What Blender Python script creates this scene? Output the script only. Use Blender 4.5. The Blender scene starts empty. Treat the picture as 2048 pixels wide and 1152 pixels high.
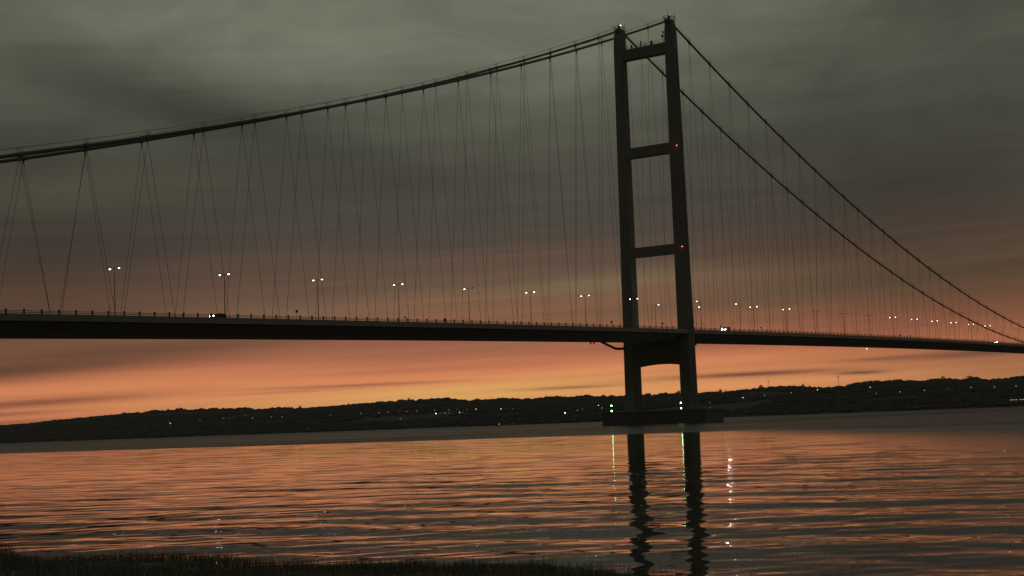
import bpy, math, random
import numpy as np
from mathutils import Vector, Matrix, noise as mnoise

C = bpy.context.scene
COL = C.collection
PI = math.pi
rad = math.radians
rng = random.Random(7)
nr = np.random.default_rng(11)

# ------------------------------------------------------------------ camera
CAM = Vector((-506.557, -269.5, 2.26))
YAW, PITCH, ROLL = rad(56.325), rad(5.308), rad(-2.106)
def cam_axes():
    cy, sy, cp, sp = math.cos(YAW), math.sin(YAW), math.cos(PITCH), math.sin(PITCH)
    f = Vector((cp*sy, cp*cy, sp)); r = Vector((cy, -sy, 0)); u = r.cross(f)
    c, s = math.cos(ROLL), math.sin(ROLL)
    return c*r + s*u, -s*r + c*u, f
r_, u_, f_ = cam_axes()
cam_data = bpy.data.cameras.new('camera'); cam = bpy.data.objects.new('camera', cam_data)
COL.objects.link(cam)
cam.matrix_world = Matrix(((r_.x, u_.x, -f_.x, CAM.x), (r_.y, u_.y, -f_.y, CAM.y), (r_.z, u_.z, -f_.z, CAM.z), (0, 0, 0, 1)))
cam_data.sensor_width = 36.0
cam_data.lens = 36.0*2919.84/2048
cam_data.clip_start = 0.2; cam_data.clip_end = 30000
C.camera = cam

# ------------------------------------------------------------------ exposure
C.view_settings.view_transform = 'Standard'
C.view_settings.look = 'None'
C.view_settings.gamma = 1.0
C.view_settings.exposure = 0.0
C.view_settings.use_curve_mapping = False
C.render.filter_size = 1.6
C.cycles.max_bounces = 5
C.cycles.sample_clamp_indirect = 8.0

def lin(r, g, b):
    f = lambda c: c/12.92 if c <= 0.04045 else ((c+0.055)/1.055)**2.4
    return (f(r/255), f(g/255), f(b/255), 1)

# ------------------------------------------------------------------ world: dusk sky after sunset
W = bpy.data.worlds.new('World'); C.world = W; W.use_nodes = True
nt = W.node_tree; N = nt.nodes; LK = nt.links; N.clear()
def mth(op, a, b=None, c=None, clamp=False):
    n = N.new('ShaderNodeMath'); n.operation = op; n.use_clamp = clamp
    for i, v in enumerate((a, b, c)):
        if v is None: continue
        if isinstance(v, (int, float)): n.inputs[i].default_value = v
        else: LK.new(v, n.inputs[i])
    return n.outputs[0]
def vmth(op, a, b):
    n = N.new('ShaderNodeVectorMath'); n.operation = op
    for i, v in enumerate((a, b)):
        if isinstance(v, (tuple, list)): n.inputs[i].default_value = v
        else: LK.new(v, n.inputs[i])
    return n.outputs['Value'] if op == 'DOT_PRODUCT' else n.outputs[0]
def mixc(fac, a, b, mode='MIX'):
    n = N.new('ShaderNodeMix'); n.data_type = 'RGBA'; n.blend_type = mode; n.clamp_factor = True
    for s, v in ((n.inputs[0], fac), (n.inputs[6], a), (n.inputs[7], b)):
        if isinstance(v, (int, float)): s.default_value = v
        elif isinstance(v, tuple): s.default_value = v
        else: LK.new(v, s)
    return n.outputs[2]
def comb(x, y, z):
    n = N.new('ShaderNodeCombineXYZ')
    for i, v in enumerate((x, y, z)):
        if isinstance(v, (int, float)): n.inputs[i].default_value = v
        else: LK.new(v, n.inputs[i])
    return n.outputs[0]
def noise(vec, scale, detail=4, rough=0.55, dist=0.0):
    n = N.new('ShaderNodeTexNoise'); LK.new(vec, n.inputs['Vector'])
    n.inputs['Scale'].default_value = scale; n.inputs['Detail'].default_value = detail
    n.inputs['Roughness'].default_value = rough; n.inputs['Distortion'].default_value = dist
    return n.outputs['Fac']
tc = N.new('ShaderNodeTexCoord').outputs['Generated']
dirn = N.new('ShaderNodeVectorMath'); dirn.operation = 'NORMALIZE'; LK.new(tc, dirn.inputs[0]); dirn = dirn.outputs[0]
GLOW_AZ = 56.325                       # compass bearing (from +Y) that azimuths below are measured from
ga = rad(GLOW_AZ)
fw = vmth('DOT_PRODUCT', dirn, (math.sin(ga), math.cos(ga), 0))
rt = vmth('DOT_PRODUCT', dirn, (math.cos(ga), -math.sin(ga), 0))
sep = N.new('ShaderNodeSeparateXYZ'); LK.new(dirn, sep.inputs[0]); dz = sep.outputs[2]
az = mth('MULTIPLY', mth('ARCTAN2', rt, fw), 180/PI)
el = mth('MULTIPLY', mth('ARCSINE', dz), 180/PI)
# cloud warping of the layers: long streaks that lean up to the right
lean = mth('SUBTRACT', el, mth('MULTIPLY', az, 0.045))
P1 = comb(mth('MULTIPLY', az, 0.055), mth('MULTIPLY', lean, 0.55), 3.1)
n1 = mth('SUBTRACT', noise(P1, 1.0, 5, 0.55, 0.35), 0.5)
P2 = comb(mth('MULTIPLY', az, 0.045), mth('MULTIPLY', mth('SUBTRACT', el, mth('MULTIPLY', az, 0.03)), 1.9), 8.3)
n2 = mth('SUBTRACT', noise(P2, 1.0, 4, 0.5, 0.2), 0.5)
P3 = comb(mth('MULTIPLY', az, 0.09), mth('MULTIPLY', mth('ADD', el, mth('MULTIPLY', az, 0.10)), 0.22), 1.7)
n3 = mth('SUBTRACT', noise(P3, 1.0, 6, 0.55, 0.5), 0.5)
elw = mth('ADD', el, mth('MULTIPLY', n1, mth('MINIMUM', mth('MULTIPLY', mth('MAXIMUM', el, 0.0), 0.55), 3.0)))
tpos = mth('DIVIDE', mth('MAXIMUM', elw, 0.0), 40.0)
def ramp(stops):
    n = N.new('ShaderNodeValToRGB'); LK.new(tpos, n.inputs[0]); e = n.color_ramp.elements
    e[0].position = stops[0][0]/40; e[0].color = lin(*stops[0][1])
    e[1].position = stops[1][0]/40; e[1].color = lin(*stops[1][1])
    for p, c in stops[2:]:
        k = e.new(p/40); k.color = lin(*c)
    return n.outputs[0]
west = ramp([(0, (214, 138, 88)), (0.6, (218, 138, 88)), (1.15, (220, 147, 93)), (1.55, (217, 141, 92)), (2.1, (210, 131, 86)),
             (2.7, (184, 112, 80)), (3.3, (148, 96, 72)), (4.2, (127, 92, 69)), (5.0, (114, 88, 70)), (6.0, (98, 78, 65)),
             (7.2, (80, 71, 63)), (8.8, (72, 70, 62)), (10.5, (76, 75, 65)), (12.4, (86, 87, 75)), (14.4, (99, 101, 87)),
             (16.5, (104, 106, 91)), (20, (104, 107, 93)), (30, (90, 94, 86)), (40, (80, 84, 80))])
east = ramp([(0, (48, 46, 42)), (6, (44, 44, 41)), (20, (48, 49, 46)), (40, (58, 60, 56))])
# far from the afterglow the overcast is plain slate grey
away = mth('DIVIDE', mth('SUBTRACT', mth('ABSOLUTE', mth('SUBTRACT', az, -2.0)), 25.0), 95.0, clamp=True)
away = mth('SMOOTHSTEP', 0, 1, away) if False else mth('MULTIPLY', mth('MULTIPLY', away, away), mth('SUBTRACT', 3.0, mth('MULTIPLY', away, 2.0)))
high = mth('DIVIDE', mth('SUBTRACT', el, 30.0), 40.0, clamp=True)
away = mth('MAXIMUM', away, high)
def gauss(a0, e0, sa, se, slope=0.045):
    da = mth('DIVIDE', mth('SUBTRACT', az, a0), sa)
    de = mth('DIVIDE', mth('SUBTRACT', mth('SUBTRACT', el, mth('MULTIPLY', mth('SUBTRACT', az, a0), slope)), e0), se)
    de = mth('ADD', de, mth('MULTIPLY', n2, 0.9))
    q = mth('ADD', mth('MULTIPLY', da, da), mth('MULTIPLY', de, de))
    return mth('EXPONENT', mth('MULTIPLY', q, -1.0))
col = west
def band(g, amt, c, mode='MIX'):
    global col
    col = mixc(mth('MULTIPLY', g, amt, clamp=True), col, c, mode)
def shade(g, k):                        # thicker or thinner cloud: scales the light that comes through
    global col
    n = mth('ADD', 1.0, mth('MULTIPLY', g, k-1.0))
    col = vmth('MULTIPLY', col, comb(n, n, n))
# afterglow core and its flanks
band(gauss(-2.0, 1.25, 6.5, 0.42, 0.03), 0.85, lin(226, 172, 99))
band(gauss(-22.0, 0.9, 8, 1.1), 0.6, lin(206, 116, 80))
# cloud banks seen through the afterglow
band(gauss(-20.5, 2.55, 7.5, 0.42, 0.055), 1.0, lin(92, 62, 48))
band(gauss(-16.0, 3.15, 8.5, 0.50, 0.05), 0.8, lin(104, 72, 56))
band(gauss(-21.5, 4.2, 9.0, 1.0, 0.06), 0.8, lin(84, 65, 53))
band(gauss(-18.5, 1.42, 5.2, 0.17, 0.04), 0.95, lin(142, 84, 60))
band(gauss(-20.0, 1.02, 3.2, 0.10, 0.03), 0.8, lin(140, 84, 62))
band(gauss(-19.0, 0.72, 3.2, 0.10, 0.02), 0.7, lin(140, 86, 64))
band(gauss(-6.2, 1.72, 4.2, 0.075, 0.008), 0.95, lin(162, 98, 72))
band(gauss(-9.0, 1.55, 3.0, 0.06, 0.02), 0.6, lin(176, 108, 74))
band(gauss(-1.0, 2.25, 6.0, 0.16, 0.02), 0.4, lin(176, 104, 78))
band(gauss(2.2, 1.32, 1.9, 0.06, 0.01), 0.95, lin(170, 108, 72))
band(gauss(9.4, 1.57, 3.6, 0.10, 0.01), 1.0, lin(120, 76, 56))
band(gauss(13.3, 1.46, 1.0, 0.07, 0.0), 1.0, lin(112, 74, 54))
band(gauss(17.8, 1.98, 3.4, 0.17, 0.02), 0.95, lin(112, 74, 58))
band(gauss(14.2, 1.95, 1.6, 0.07, 0.02), 0.7, lin(126, 82, 62))
band(gauss(20.0, 1.4, 6.0, 1.1, 0.01), 0.7, lin(140, 92, 64))
band(gauss(8.0, 2.85, 7.0, 0.22, 0.02), 0.7, lin(146, 86, 70))
band(gauss(-3.0, 3.1, 7.0, 0.30, 0.03), 0.5, lin(150, 94, 72))
band(gauss(15.5, 5.2, 7.5, 0.40, 0.10), 0.55, lin(110, 92, 66))
band(gauss(4.5, 5.5, 4.5, 0.35, 0.05), 0.55, lin(128, 110, 80))
band(gauss(20.0, 7.3, 4.5, 0.3, 0.05), 0.5, lin(84, 70, 54))
band(gauss(-16.0, 5.3, 6.0, 0.4, 0.03), 0.35, lin(112, 78, 62))
shade(gauss(-17.5, 7.2, 8.0, 2.0, 0.05), 0.66)
shade(gauss(-19.5, 5.2, 6.0, 1.5, 0.05), 0.74)
shade(gauss(18.5, 4.6, 8.5, 2.2, 0.03), 0.62)
shade(gauss(12.0, 6.8, 6.0, 1.6, 0.03), 0.80)
# upper cloud deck
shade(gauss(-9.0, 15.2, 4.6, 1.5, -0.16), 1.34)
shade(gauss(2.0, 14.8, 7.0, 2.4, -0.12), 1.10)
shade(gauss(-15.5, 13.3, 5.0, 1.1, -0.22), 0.66)
shade(gauss(-10.5, 11.9, 6.0, 1.2, -0.28), 0.66)
shade(gauss(-20.0, 11.0, 6.0, 2.0, -0.05), 0.72)
shade(gauss(-20.0, 16.5, 4.0, 1.2, 0.0), 0.84)
band(gauss(-16.5, 9.3, 4.5, 0.7, 0.04), 0.5, lin(82, 82, 60))
shade(gauss(16.5, 9.6, 6.5, 3.4, 0.05), 0.72)
shade(gauss(19.0, 15.0, 7.0, 3.0, 0.05), 0.58)
shade(gauss(8.0, 11.0, 6.0, 2.0, 0.05), 0.92)
shade(gauss(-4.0, 9.6, 5.0, 1.2, -0.05), 0.90)
shade(gauss(2.0, 9.2, 4.0, 1.3, -0.05), 1.06)
# fine cloud texture everywhere
upf = mth('DIVIDE', mth('SUBTRACT', el, 5.0), 8.0, clamp=True)
n5 = mth('SUBTRACT', noise(comb(mth('MULTIPLY', az, 0.06), mth('MULTIPLY', mth('SUBTRACT', el, mth('MULTIPLY', az, 0.03)), 5.0), 2.2), 1.0, 4, 0.55, 0.3), 0.5)
lowf = mth('SUBTRACT', 1.0, mth('MULTIPLY', upf, 0.75))
P4 = comb(mth('MULTIPLY', mth('ADD', az, mth('MULTIPLY', el, 0.8)), 0.16), mth('MULTIPLY', mth('SUBTRACT', el, mth('MULTIPLY', az, 0.15)), 0.42), 5.2)
n4 = mth('SUBTRACT', noise(P4, 1.0, 5, 0.6, 0.8), 0.5)
tx = mth('ADD', 1.0, mth('ADD', mth('MULTIPLY', mth('MULTIPLY', mth('ADD', n2, mth('MULTIPLY', n5, 0.8)), lowf), 0.42), mth('MULTIPLY', mth('ADD', mth('MULTIPLY', n3, 0.6), mth('MULTIPLY', n4, 0.75)), upf)))
col = vmth('MULTIPLY', col, comb(tx, tx, tx))
col = mixc(away, col, east)
glowk = mth('ADD', 1.0, mth('MULTIPLY', mth('EXPONENT', mth('MULTIPLY', mth('MAXIMUM', el, 0.0), -0.36)), 0.42))
col = vmth('MULTIPLY', col, comb(glowk, glowk, glowk))
# clear-sky twilight behind the cloud, sun just under the horizon where the glow is strongest
nish = N.new('ShaderNodeTexSky'); nish.sky_type = 'NISHITA'; nish.sun_disc = False
nish.sun_elevation = rad(-1.5); nish.sun_rotation = rad(GLOW_AZ-3)
nish.air_density = 1.0; nish.dust_density = 2.0
add = N.new('ShaderNodeVectorMath'); add.operation = 'MULTIPLY_ADD'
LK.new(nish.outputs[0], add.inputs[0]); add.inputs[1].default_value = (0.004, 0.004, 0.004); LK.new(col, add.inputs[2])
bg = N.new('ShaderNodeBackground'); LK.new(add.outputs[0], bg.inputs[0]); bg.inputs[1].default_value = 1.0
wo = N.new('ShaderNodeOutputWorld'); LK.new(bg.outputs[0], wo.inputs[0])
W.cycles.sampling_method = 'MANUAL'; W.cycles.sample_map_resolution = 1024

# ------------------------------------------------------------------ materials
def mat(name, base, rough=0.7, metal=0.0, var=0.25, scale=1.0, bump=0.0, bscale=None, stretch=None, base2=None):
    m = bpy.data.materials.new(name); m.use_nodes = True
    t = m.node_tree; b = t.nodes['Principled BSDF']
    b.inputs['Roughness'].default_value = rough; b.inputs['Metallic'].default_value = metal
    co = t.nodes.new('ShaderNodeTexCoord').outputs['Object']
    mp = t.nodes.new('ShaderNodeMapping'); t.links.new(co, mp.inputs[0])
    if stretch: mp.inputs['Scale'].default_value = stretch
    n = t.nodes.new('ShaderNodeTexNoise'); t.links.new(mp.outputs[0], n.inputs['Vector'])
    n.inputs['Scale'].default_value = scale; n.inputs['Detail'].default_value = 6
    mx = t.nodes.new('ShaderNodeMix'); mx.data_type = 'RGBA'
    t.links.new(n.outputs['Fac'], mx.inputs[0])
    c2 = base2 or tuple(x*(1-var) for x in base)
    mx.inputs[6].default_value = (*c2, 1); mx.inputs[7].default_value = (*[x*(1+var) for x in base], 1)
    t.links.new(mx.outputs[2], b.inputs['Base Color'])
    if bump:
        n2_ = t.nodes.new('ShaderNodeTexNoise'); t.links.new(mp.outputs[0], n2_.inputs['Vector'])
        n2_.inputs['Scale'].default_value = bscale or scale*8; n2_.inputs['Detail'].default_value = 4
        bp = t.nodes.new('ShaderNodeBump'); bp.inputs['Strength'].default_value = bump
        t.links.new(n2_.outputs['Fac'], bp.inputs['Height']); t.links.new(bp.outputs[0], b.inputs['Normal'])
    return m
def glow(name, color, strength, sample=True):
    m = bpy.data.materials.new(name); m.use_nodes = True
    b = m.node_tree.nodes['Principled BSDF']
    b.inputs['Base Color'].default_value = (*color, 1); b.inputs['Roughness'].default_value = 0.3
    b.inputs['Emission Color'].default_value = (*color, 1); b.inputs['Emission Strength'].default_value = strength
    if not sample: m.cycles.emission_sampling = 'NONE'
    return m
M = dict(
    concrete=mat('weathered_concrete', (0.29, 0.28, 0.235), 0.85, 0, 0.3, 0.12, 0.3, 1.5, stretch=(1, 1, 0.25)),
    pier=mat('tide_stained_concrete', (0.24, 0.23, 0.19), 0.8, 0, 0.4, 0.3, 0.4, 2.0),
    deck=mat('grey_painted_steel', (0.48, 0.48, 0.42), 0.55, 0.1, 0.2, 0.15, 0.05, 2.0, stretch=(0.3, 1, 1)),
    edge=mat('weathered_edge_steel', (0.36, 0.36, 0.32), 0.5, 0.1, 0.15, 0.5),
    cable=mat('wrapped_cable', (0.16, 0.165, 0.15), 0.5, 0.3, 0.2, 0.8, 0.2, 6),
    steel=mat('galvanised_steel', (0.14, 0.14, 0.135), 0.5, 0.5, 0.2, 2),
    asphalt=mat('asphalt', (0.05, 0.05, 0.05), 0.9, 0, 0.2, 2, 0.2, 30),
    black=mat('tyre_rubber', (0.02, 0.02, 0.02), 0.9),
    glass=mat('dark_glass', (0.02, 0.022, 0.025), 0.08),
    paintred=mat('dark_red_car_paint', (0.12, 0.02, 0.02), 0.3, 0.2, 0.05),
    paintblue=mat('dark_blue_car_paint', (0.03, 0.05, 0.09), 0.3, 0.2, 0.05),
    paintwhite=mat('white_van_paint', (0.4, 0.4, 0.4), 0.35, 0.0, 0.05),
    hill=mat('dark_pasture', (0.075, 0.077, 0.055), 0.95, 0, 0.25, 0.02),
    leaf=mat('dusk_foliage', (0.10, 0.10, 0.07), 0.9, 0, 0.3, 0.05),
    bark=mat('bark', (0.06, 0.05, 0.04), 0.95),
    mud=mat('estuary_mud', (0.09, 0.085, 0.06), 0.6, 0, 0.4, 0.6, 0.5, 6),
    grass=mat('salt_marsh_grass', (0.18, 0.175, 0.11), 0.85, 0, 0.3, 0.5, base2=(0.14, 0.125, 0.08)),
    lamp=glow('lit_road_lamp', (1.0, 0.89, 0.66), 11),
    head=glow('headlamp_glow', (1.0, 0.96, 0.80), 1000),
    head_low=glow('dipped_headlamp_glow', (1.0, 0.96, 0.85), 70),
    green=glow('green_navigation_glow', (0.42, 1.0, 0.42), 22),
    red=glow('red_warning_glow', (1.0, 0.12, 0.08), 9),
    beacon=glow('beacon_glow', (1.0, 0.45, 0.38), 10),
    town=[glow('dim_town_lamp', (1.0, 0.86, 0.6), 0.35, False), glow('town_lamp', (1.0, 0.86, 0.62), 1.0, False),
          glow('bright_town_lamp', (1.0, 0.92, 0.72), 3.6, False), glow('floodlight', (1.0, 0.95, 0.7), 13, False)],
)

# ------------------------------------------------------------------ mesh helpers
class MB:
    def __init__(s): s.v = []; s.f = []
    def add(s, vs, fs):
        o = len(s.v); s.v += [tuple(p) for p in vs]; s.f += [tuple(i+o for i in f) for f in fs]; return s
    def box(s, x0, x1, y0, y1, z0, z1):
        return s.add([(x0,y0,z0),(x1,y0,z0),(x1,y1,z0),(x0,y1,z0),(x0,y0,z1),(x1,y0,z1),(x1,y1,z1),(x0,y1,z1)],
                     [(0,3,2,1),(4,5,6,7),(0,1,5,4),(1,2,6,5),(2,3,7,6),(3,0,4,7)])
    def tube(s, pts, r, n=8, cap=True):
        pts = [Vector(p) for p in pts]; rs = r if isinstance(r, (list, tuple)) else [r]*len(pts)
        vs = []
        for i, p in enumerate(pts):
            t = (pts[min(i+1, len(pts)-1)]-pts[max(i-1, 0)]).normalized()
            a = Vector((0, 0, 1)) if abs(t.z) < 0.9 else Vector((1, 0, 0))
            b = t.cross(a).normalized(); c = b.cross(t).normalized()
            vs += [p + rs[i]*(math.cos(2*PI*k/n)*b + math.sin(2*PI*k/n)*c) for k in range(n)]
        fs = [(i*n+k, i*n+(k+1) % n, (i+1)*n+(k+1) % n, (i+1)*n+k) for i in range(len(pts)-1) for k in range(n)]
        if cap: fs += [tuple(range(n))[::-1], tuple((len(pts)-1)*n+k for k in range(n))]
        return s.add(vs, fs)
    def sweep(s, secs, closed=True, cap=True):
        n = len(secs[0]); vs = [p for q in secs for p in q]
        fs = [(i*n+k, i*n+(k+1) % n, (i+1)*n+(k+1) % n, (i+1)*n+k) for i in range(len(secs)-1) for k in range(n if closed else n-1)]
        if cap: fs += [tuple(range(n))[::-1], tuple((len(secs)-1)*n+k for k in range(n))]
        return s.add(vs, fs)
    def ball(s, c, r, sub=1, jag=0.0, sq=(1, 1, 1)):
        vs, fs = ICO[sub]
        out = []
        for p in vs:
            k = r*(1+jag*(rng.random()-0.5)); out.append((c[0]+p[0]*k*sq[0], c[1]+p[1]*k*sq[1], c[2]+p[2]*k*sq[2]))
        return s.add(out, fs)
    def build(s, name, m, parent=None, loc=None, smooth=False, bevel=0):
        me = bpy.data.meshes.new(name); me.from_pydata(s.v, [], s.f); me.validate(); me.update()
        me.materials.append(m)
        if smooth: me.polygons.foreach_set('use_smooth', [True]*len(me.polygons))
        o = bpy.data.objects.new(name, me); COL.objects.link(o)
        if parent: o.parent = parent
        if loc: o.location = loc
        if bevel:
            b = o.modifiers.new('bevel', 'BEVEL'); b.width = bevel; b.segments = 2; b.limit_method = 'ANGLE'
        return o
def ico(sub):
    import bmesh
    bm = bmesh.new(); bmesh.ops.create_icosphere(bm, subdivisions=sub, radius=1)
    r = ([tuple(v.co) for v in bm.verts], [tuple(v.index for v in f.verts) for f in bm.faces]); bm.free(); return r
ICO = {1: ico(1), 2: ico(2), 3: ico(3)}
def thing(name, label, cat, loc=(0, 0, 0), rz=0, group=None):
    o = bpy.data.objects.new(name, None); COL.objects.link(o)
    o.location = loc; o.rotation_euler = (0, 0, rz); return tag(o, label, cat, group)
def tag(o, label, cat=None, group=None, kind=None):
    if label: o['label'] = label
    if cat: o['category'] = cat
    if group: o['group'] = group
    if kind: o['kind'] = kind
    return o
def structure(o, label, kind='structure'):
    o['kind'] = kind; o['label'] = label; return o
def kids(o): return [c for c in o.children]
def copy_tree(o, parent=None):
    c = o.copy(); COL.objects.link(c); c.parent = parent
    for ch in kids(o): copy_tree(ch, c)
    return c
bpy.context.view_layer.update()

# ------------------------------------------------------------------ bridge geometry (metres; x along the bridge, y across, z above water)
ZT, SAG_R, SAG_L, SL = 158.6, 114.5, 15.3, 0.2605
A_R, A_L, STEP, HALF = 16.97, -17.76, 18.1, 11.03
def zcable(x):
    if x >= 0: return ZT-4*SAG_R*(x/1410)*(1-x/1410)
    s = -x; return ZT-SL*s-4*SAG_L*(s/530)*(1-s/530)
def zdeck(x): u = x/100; return 35.98+1.86*u-0.12*u*u
nodes_x = [A_R+STEP*k for k in range(36)] + [A_L-STEP*k for k in range(26)]

bridge = thing('suspension_bridge', 'long grey suspension bridge with one concrete tower standing on its river pier', 'bridge')
# pier: one rectangular plinth standing on two round caissons
pm = MB()
def rrect(hx, hy, z, r=1.2, n=4):
    pts = []
    for cx, cy, a0 in ((hx-r, hy-r, 0), (-hx+r, hy-r, 90), (-hx+r, -hy+r, 180), (hx-r, -hy+r, 270)):
        for k in range(n+1):
            a = rad(a0+90*k/n); pts.append((cx+r*math.cos(a), cy+r*math.sin(a), z))
    return pts
pm.sweep([rrect(8.05, 22.8, -2), rrect(8.05, 22.8, 4.55), rrect(8.3, 23.05, 4.56), rrect(8.3, 23.05, 5.2)])
pier = pm.build('pier', M['pier'], bridge)
for y in (-11.5, 11.5):
    q = MB(); ring = [[(12*math.cos(a)*rr, y+11.0*math.sin(a)*rr, z) for a in np.linspace(0, 2*PI, 33)[:-1]] for z, rr in ((-6, 1), (-0.6, 1), (-0.5, 0.98))]
    q.sweep(ring).build('caisson', M['pier'], bridge, smooth=False)
def leg(side):
    m = MB(); secs = []
    for z, wx, wy in ((5.2, 6.0, 4.75), (31, 5.75, 4.6), (70, 5.25, 4.3), (110, 4.85, 4.05), (146, 4.45, 3.8), (151, 4.4, 3.78), (154.0, 4.1, 3.6), (156.4, 3.7, 3.3), (157.8, 3.1, 3.05), (158.5, 2.4, 2.9)):
        h = 12.25-0.75*(z-5)/145
        hx, hy = wx/2, wy/2; c = 0.35
        y = side*h
        secs.append([(hx-c, y-hy, z), (hx, y-hy+c, z), (hx, y+hy-c, z), (hx-c, y+hy, z), (-hx+c, y+hy, z), (-hx, y+hy-c, z), (-hx, y-hy+c, z), (-hx+c, y-hy, z)])
    o = m.sweep(secs).build('tower_leg', M['concrete'], bridge)
    b = MB(); b.box(-3.7, 3.7, side*12.25-3.1, side*12.25+3.1, 5.2, 6.3); b.build('plinth', M['concrete'], o, bevel=0.15)
    # access ladder cage on the river side of the leg
    ld = MB()
    for dx in (-0.3, 0.3): ld.tube([(dx, side*(12.25+2.5)-0.0, 7), (dx, side*(11.5+2.05), 147)], 0.04, 4)
    ld.build('ladder', M['steel'], o)
    return o
legs = {s: leg(s) for s in (-1, 1)}
for s in (-1, 1):
    # saddle housing, walkway and hand rails on top
    sd = MB(); sd.box(-2.6, 2.6, s*11.1-1.0, s*11.1+1.0, 157.0, 158.9)
    sd.build('saddle_housing', M['concrete'], bridge, bevel=0.3)
    rl = MB()
    for x in (-2.2, -1.1, 0, 1.1, 2.2):
        for y in (-1.6, 1.6): rl.tube([(x, s*11.3+y, 157.9), (x, s*11.3+y, 160.2)], 0.07, 4)
    for y in (-1.6, 1.6):
        for z in (159.5, 160.15): rl.tube([(-2.2, s*11.3+y, z), (2.2, s*11.3+y, z)], 0.05, 4)
    for x in (-2.2, 2.2):
        for z in (159.5, 160.15): rl.tube([(x, s*11.3-1.6, z), (x, s*11.3+1.6, z)], 0.05, 4)
    rl.build('handrail', M['steel'], bridge)
    ms = MB(); ms.tube([(-0.4, s*11.3+0.4, 158.6), (-0.4, s*11.3+0.4, 163.4)], [0.09, 0.04], 5)
    ms.tube([(0.9, s*11.3-1.2, 158.6), (1.1, s*11.3-1.9, 161.6)], 0.09, 5)
    ms.box(-0.6, 0.2, s*11.3-0.4, s*11.3+0.3, 158.8, 160.6)
    ms.build('roof_mast', M['steel'], bridge)
def yin(z): return 12.25-0.75*(z-5)/145
def beam(z0, z1, hx, arch=0.0, n=12):
    m = MB(); secs = []
    ye = yin((z0+z1)/2)-1.2
    for k in range(n+1):
        t = k/n; y = -ye+2*ye*t; b = z0+arch*(1-(2*t-1)**2)
        secs.append([(-hx, y, b), (hx, y, b), (hx, y, z1), (-hx, y, z1)])
    return m.sweep(secs).build('cross_beam', M['concrete'], bridge)
beam(145.6, 149.7, 1.9); beam(105.75, 109.6, 2.1); beam(65.95, 69.6, 2.3)
beam(22.4, 31.9, 2.6, 0.9)
# rails and plant on the top cross beam
tr = MB()
for y in np.arange(-9, 9.1, 1.8):
    for x in (-1.75, 1.75): tr.tube([(x, y, 149.7), (x, y, 151.1)], 0.05, 4)
for x in (-1.75, 1.75):
    for z in (150.4, 151.1): tr.tube([(x, -9.3, z), (x, 9.3, z)], 0.045, 4)
tr.build('handrail', M['steel'], bridge)
for (y, w, h) in ((5.4, 0.5, 1.5), (1.2, 0.35, 2.4), (-0.6, 0.25, 1.2), (-3.6, 0.9, 1.6), (-9.0, 0.3, 4.6), (-8.6, 0.8, 3.2)):
    b = MB(); b.box(-1.6, -1.0, y-w*0.5, y+w*0.5, 149.7 if h < 3 else 149.7+h-0.9, 149.7+h)
    b.tube([(-1.3, y, 149.7), (-1.3, y, 150.4+h)], 0.05, 4); b.build('equipment_cabinet', M['steel'], bridge)
# deck: aerofoil box girder with edge beams
xs = list(np.arange(-535, 760, 9.05))
XS0, XS1 = xs[0], xs[-1]
def section(x):
    z = zdeck(x)
    return [(x, -11.0, z-0.06), (x, 11.0, z-0.06), (x, 11.3, z-1.9), (x, 7.6, z-3.92), (x, -7.6, z-3.92), (x, -11.3, z-1.9)]
gd = MB().sweep([section(x) for x in xs]).build('box_girder', M['deck'], bridge)
rd = MB().sweep([[(x, -10.6, zdeck(x)-0.055), (x, -10.6, zdeck(x)+0.0), (x, 10.6, zdeck(x)+0.0), (x, 10.6, zdeck(x)-0.055)] for x in xs]).build('road_surface', M['asphalt'], bridge)
for s in (-1, 1):
    w = MB().sweep([[(x, s*11.02, zdeck(x)-1.35), (x, s*14.1, zdeck(x)-1.25), (x, s*14.1, zdeck(x)-1.05), (x, s*11.02, zdeck(x)-1.15)] for x in xs])
    w.build('footway', M['deck'], bridge)
    e = MB().sweep([[(x, s*14.11, zdeck(x)-1.55), (x, s*14.26, zdeck(x)-1.5), (x, s*14.26, zdeck(x)-0.0), (x, s*14.11, zdeck(x)-0.0)] for x in xs])
    e.build('edge_beam', M['edge'], bridge)
    r2 = MB(); r2.tube([(x, s*14.18, zdeck(x)+0.62) for x in xs], 0.06, 5); r2.build('top_rail', M['steel'], bridge)
    r3 = MB(); r3.tube([(x, s*14.18, zdeck(x)+0.32) for x in xs], 0.035, 4); r3.build('lower_rail', M['steel'], bridge)
    br = MB()                                            # brackets under the footways
    for x in np.arange(XS0+4, XS1, 4.525):
        z = zdeck(x); br.add([(x-.06, s*11.25, z-1.8), (x-.06, s*14.0, z-1.5), (x-.06, s*14.0, z-1.3), (x-.06, s*11.05, z-1.36),
                              (x+.06, s*11.25, z-1.8), (x+.06, s*14.0, z-1.5), (x+.06, s*14.0, z-1.3), (x+.06, s*11.05, z-1.36)],
                             [(0,1,2,3),(7,6,5,4),(0,4,5,1),(1,5,6,2),(2,6,7,3),(3,7,4,0)])
    o = br.build('footway_bracket', M['deck'], bridge); o['kind'] = 'stuff'
    cb = MB(); cb.tube([(x, s*10.7, zdeck(x)+0.55) for x in xs], 0.05, 4)
    cb.build('crash_barrier', M['steel'], bridge)
cb = MB().sweep([[(x, -0.25, zdeck(x)+0.01), (x, -0.1, zdeck(x)+0.55), (x, 0.1, zdeck(x)+0.55), (x, 0.25, zdeck(x)+0.01)] for x in xs])
cb.build('median_barrier', M['steel'], bridge)
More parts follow.
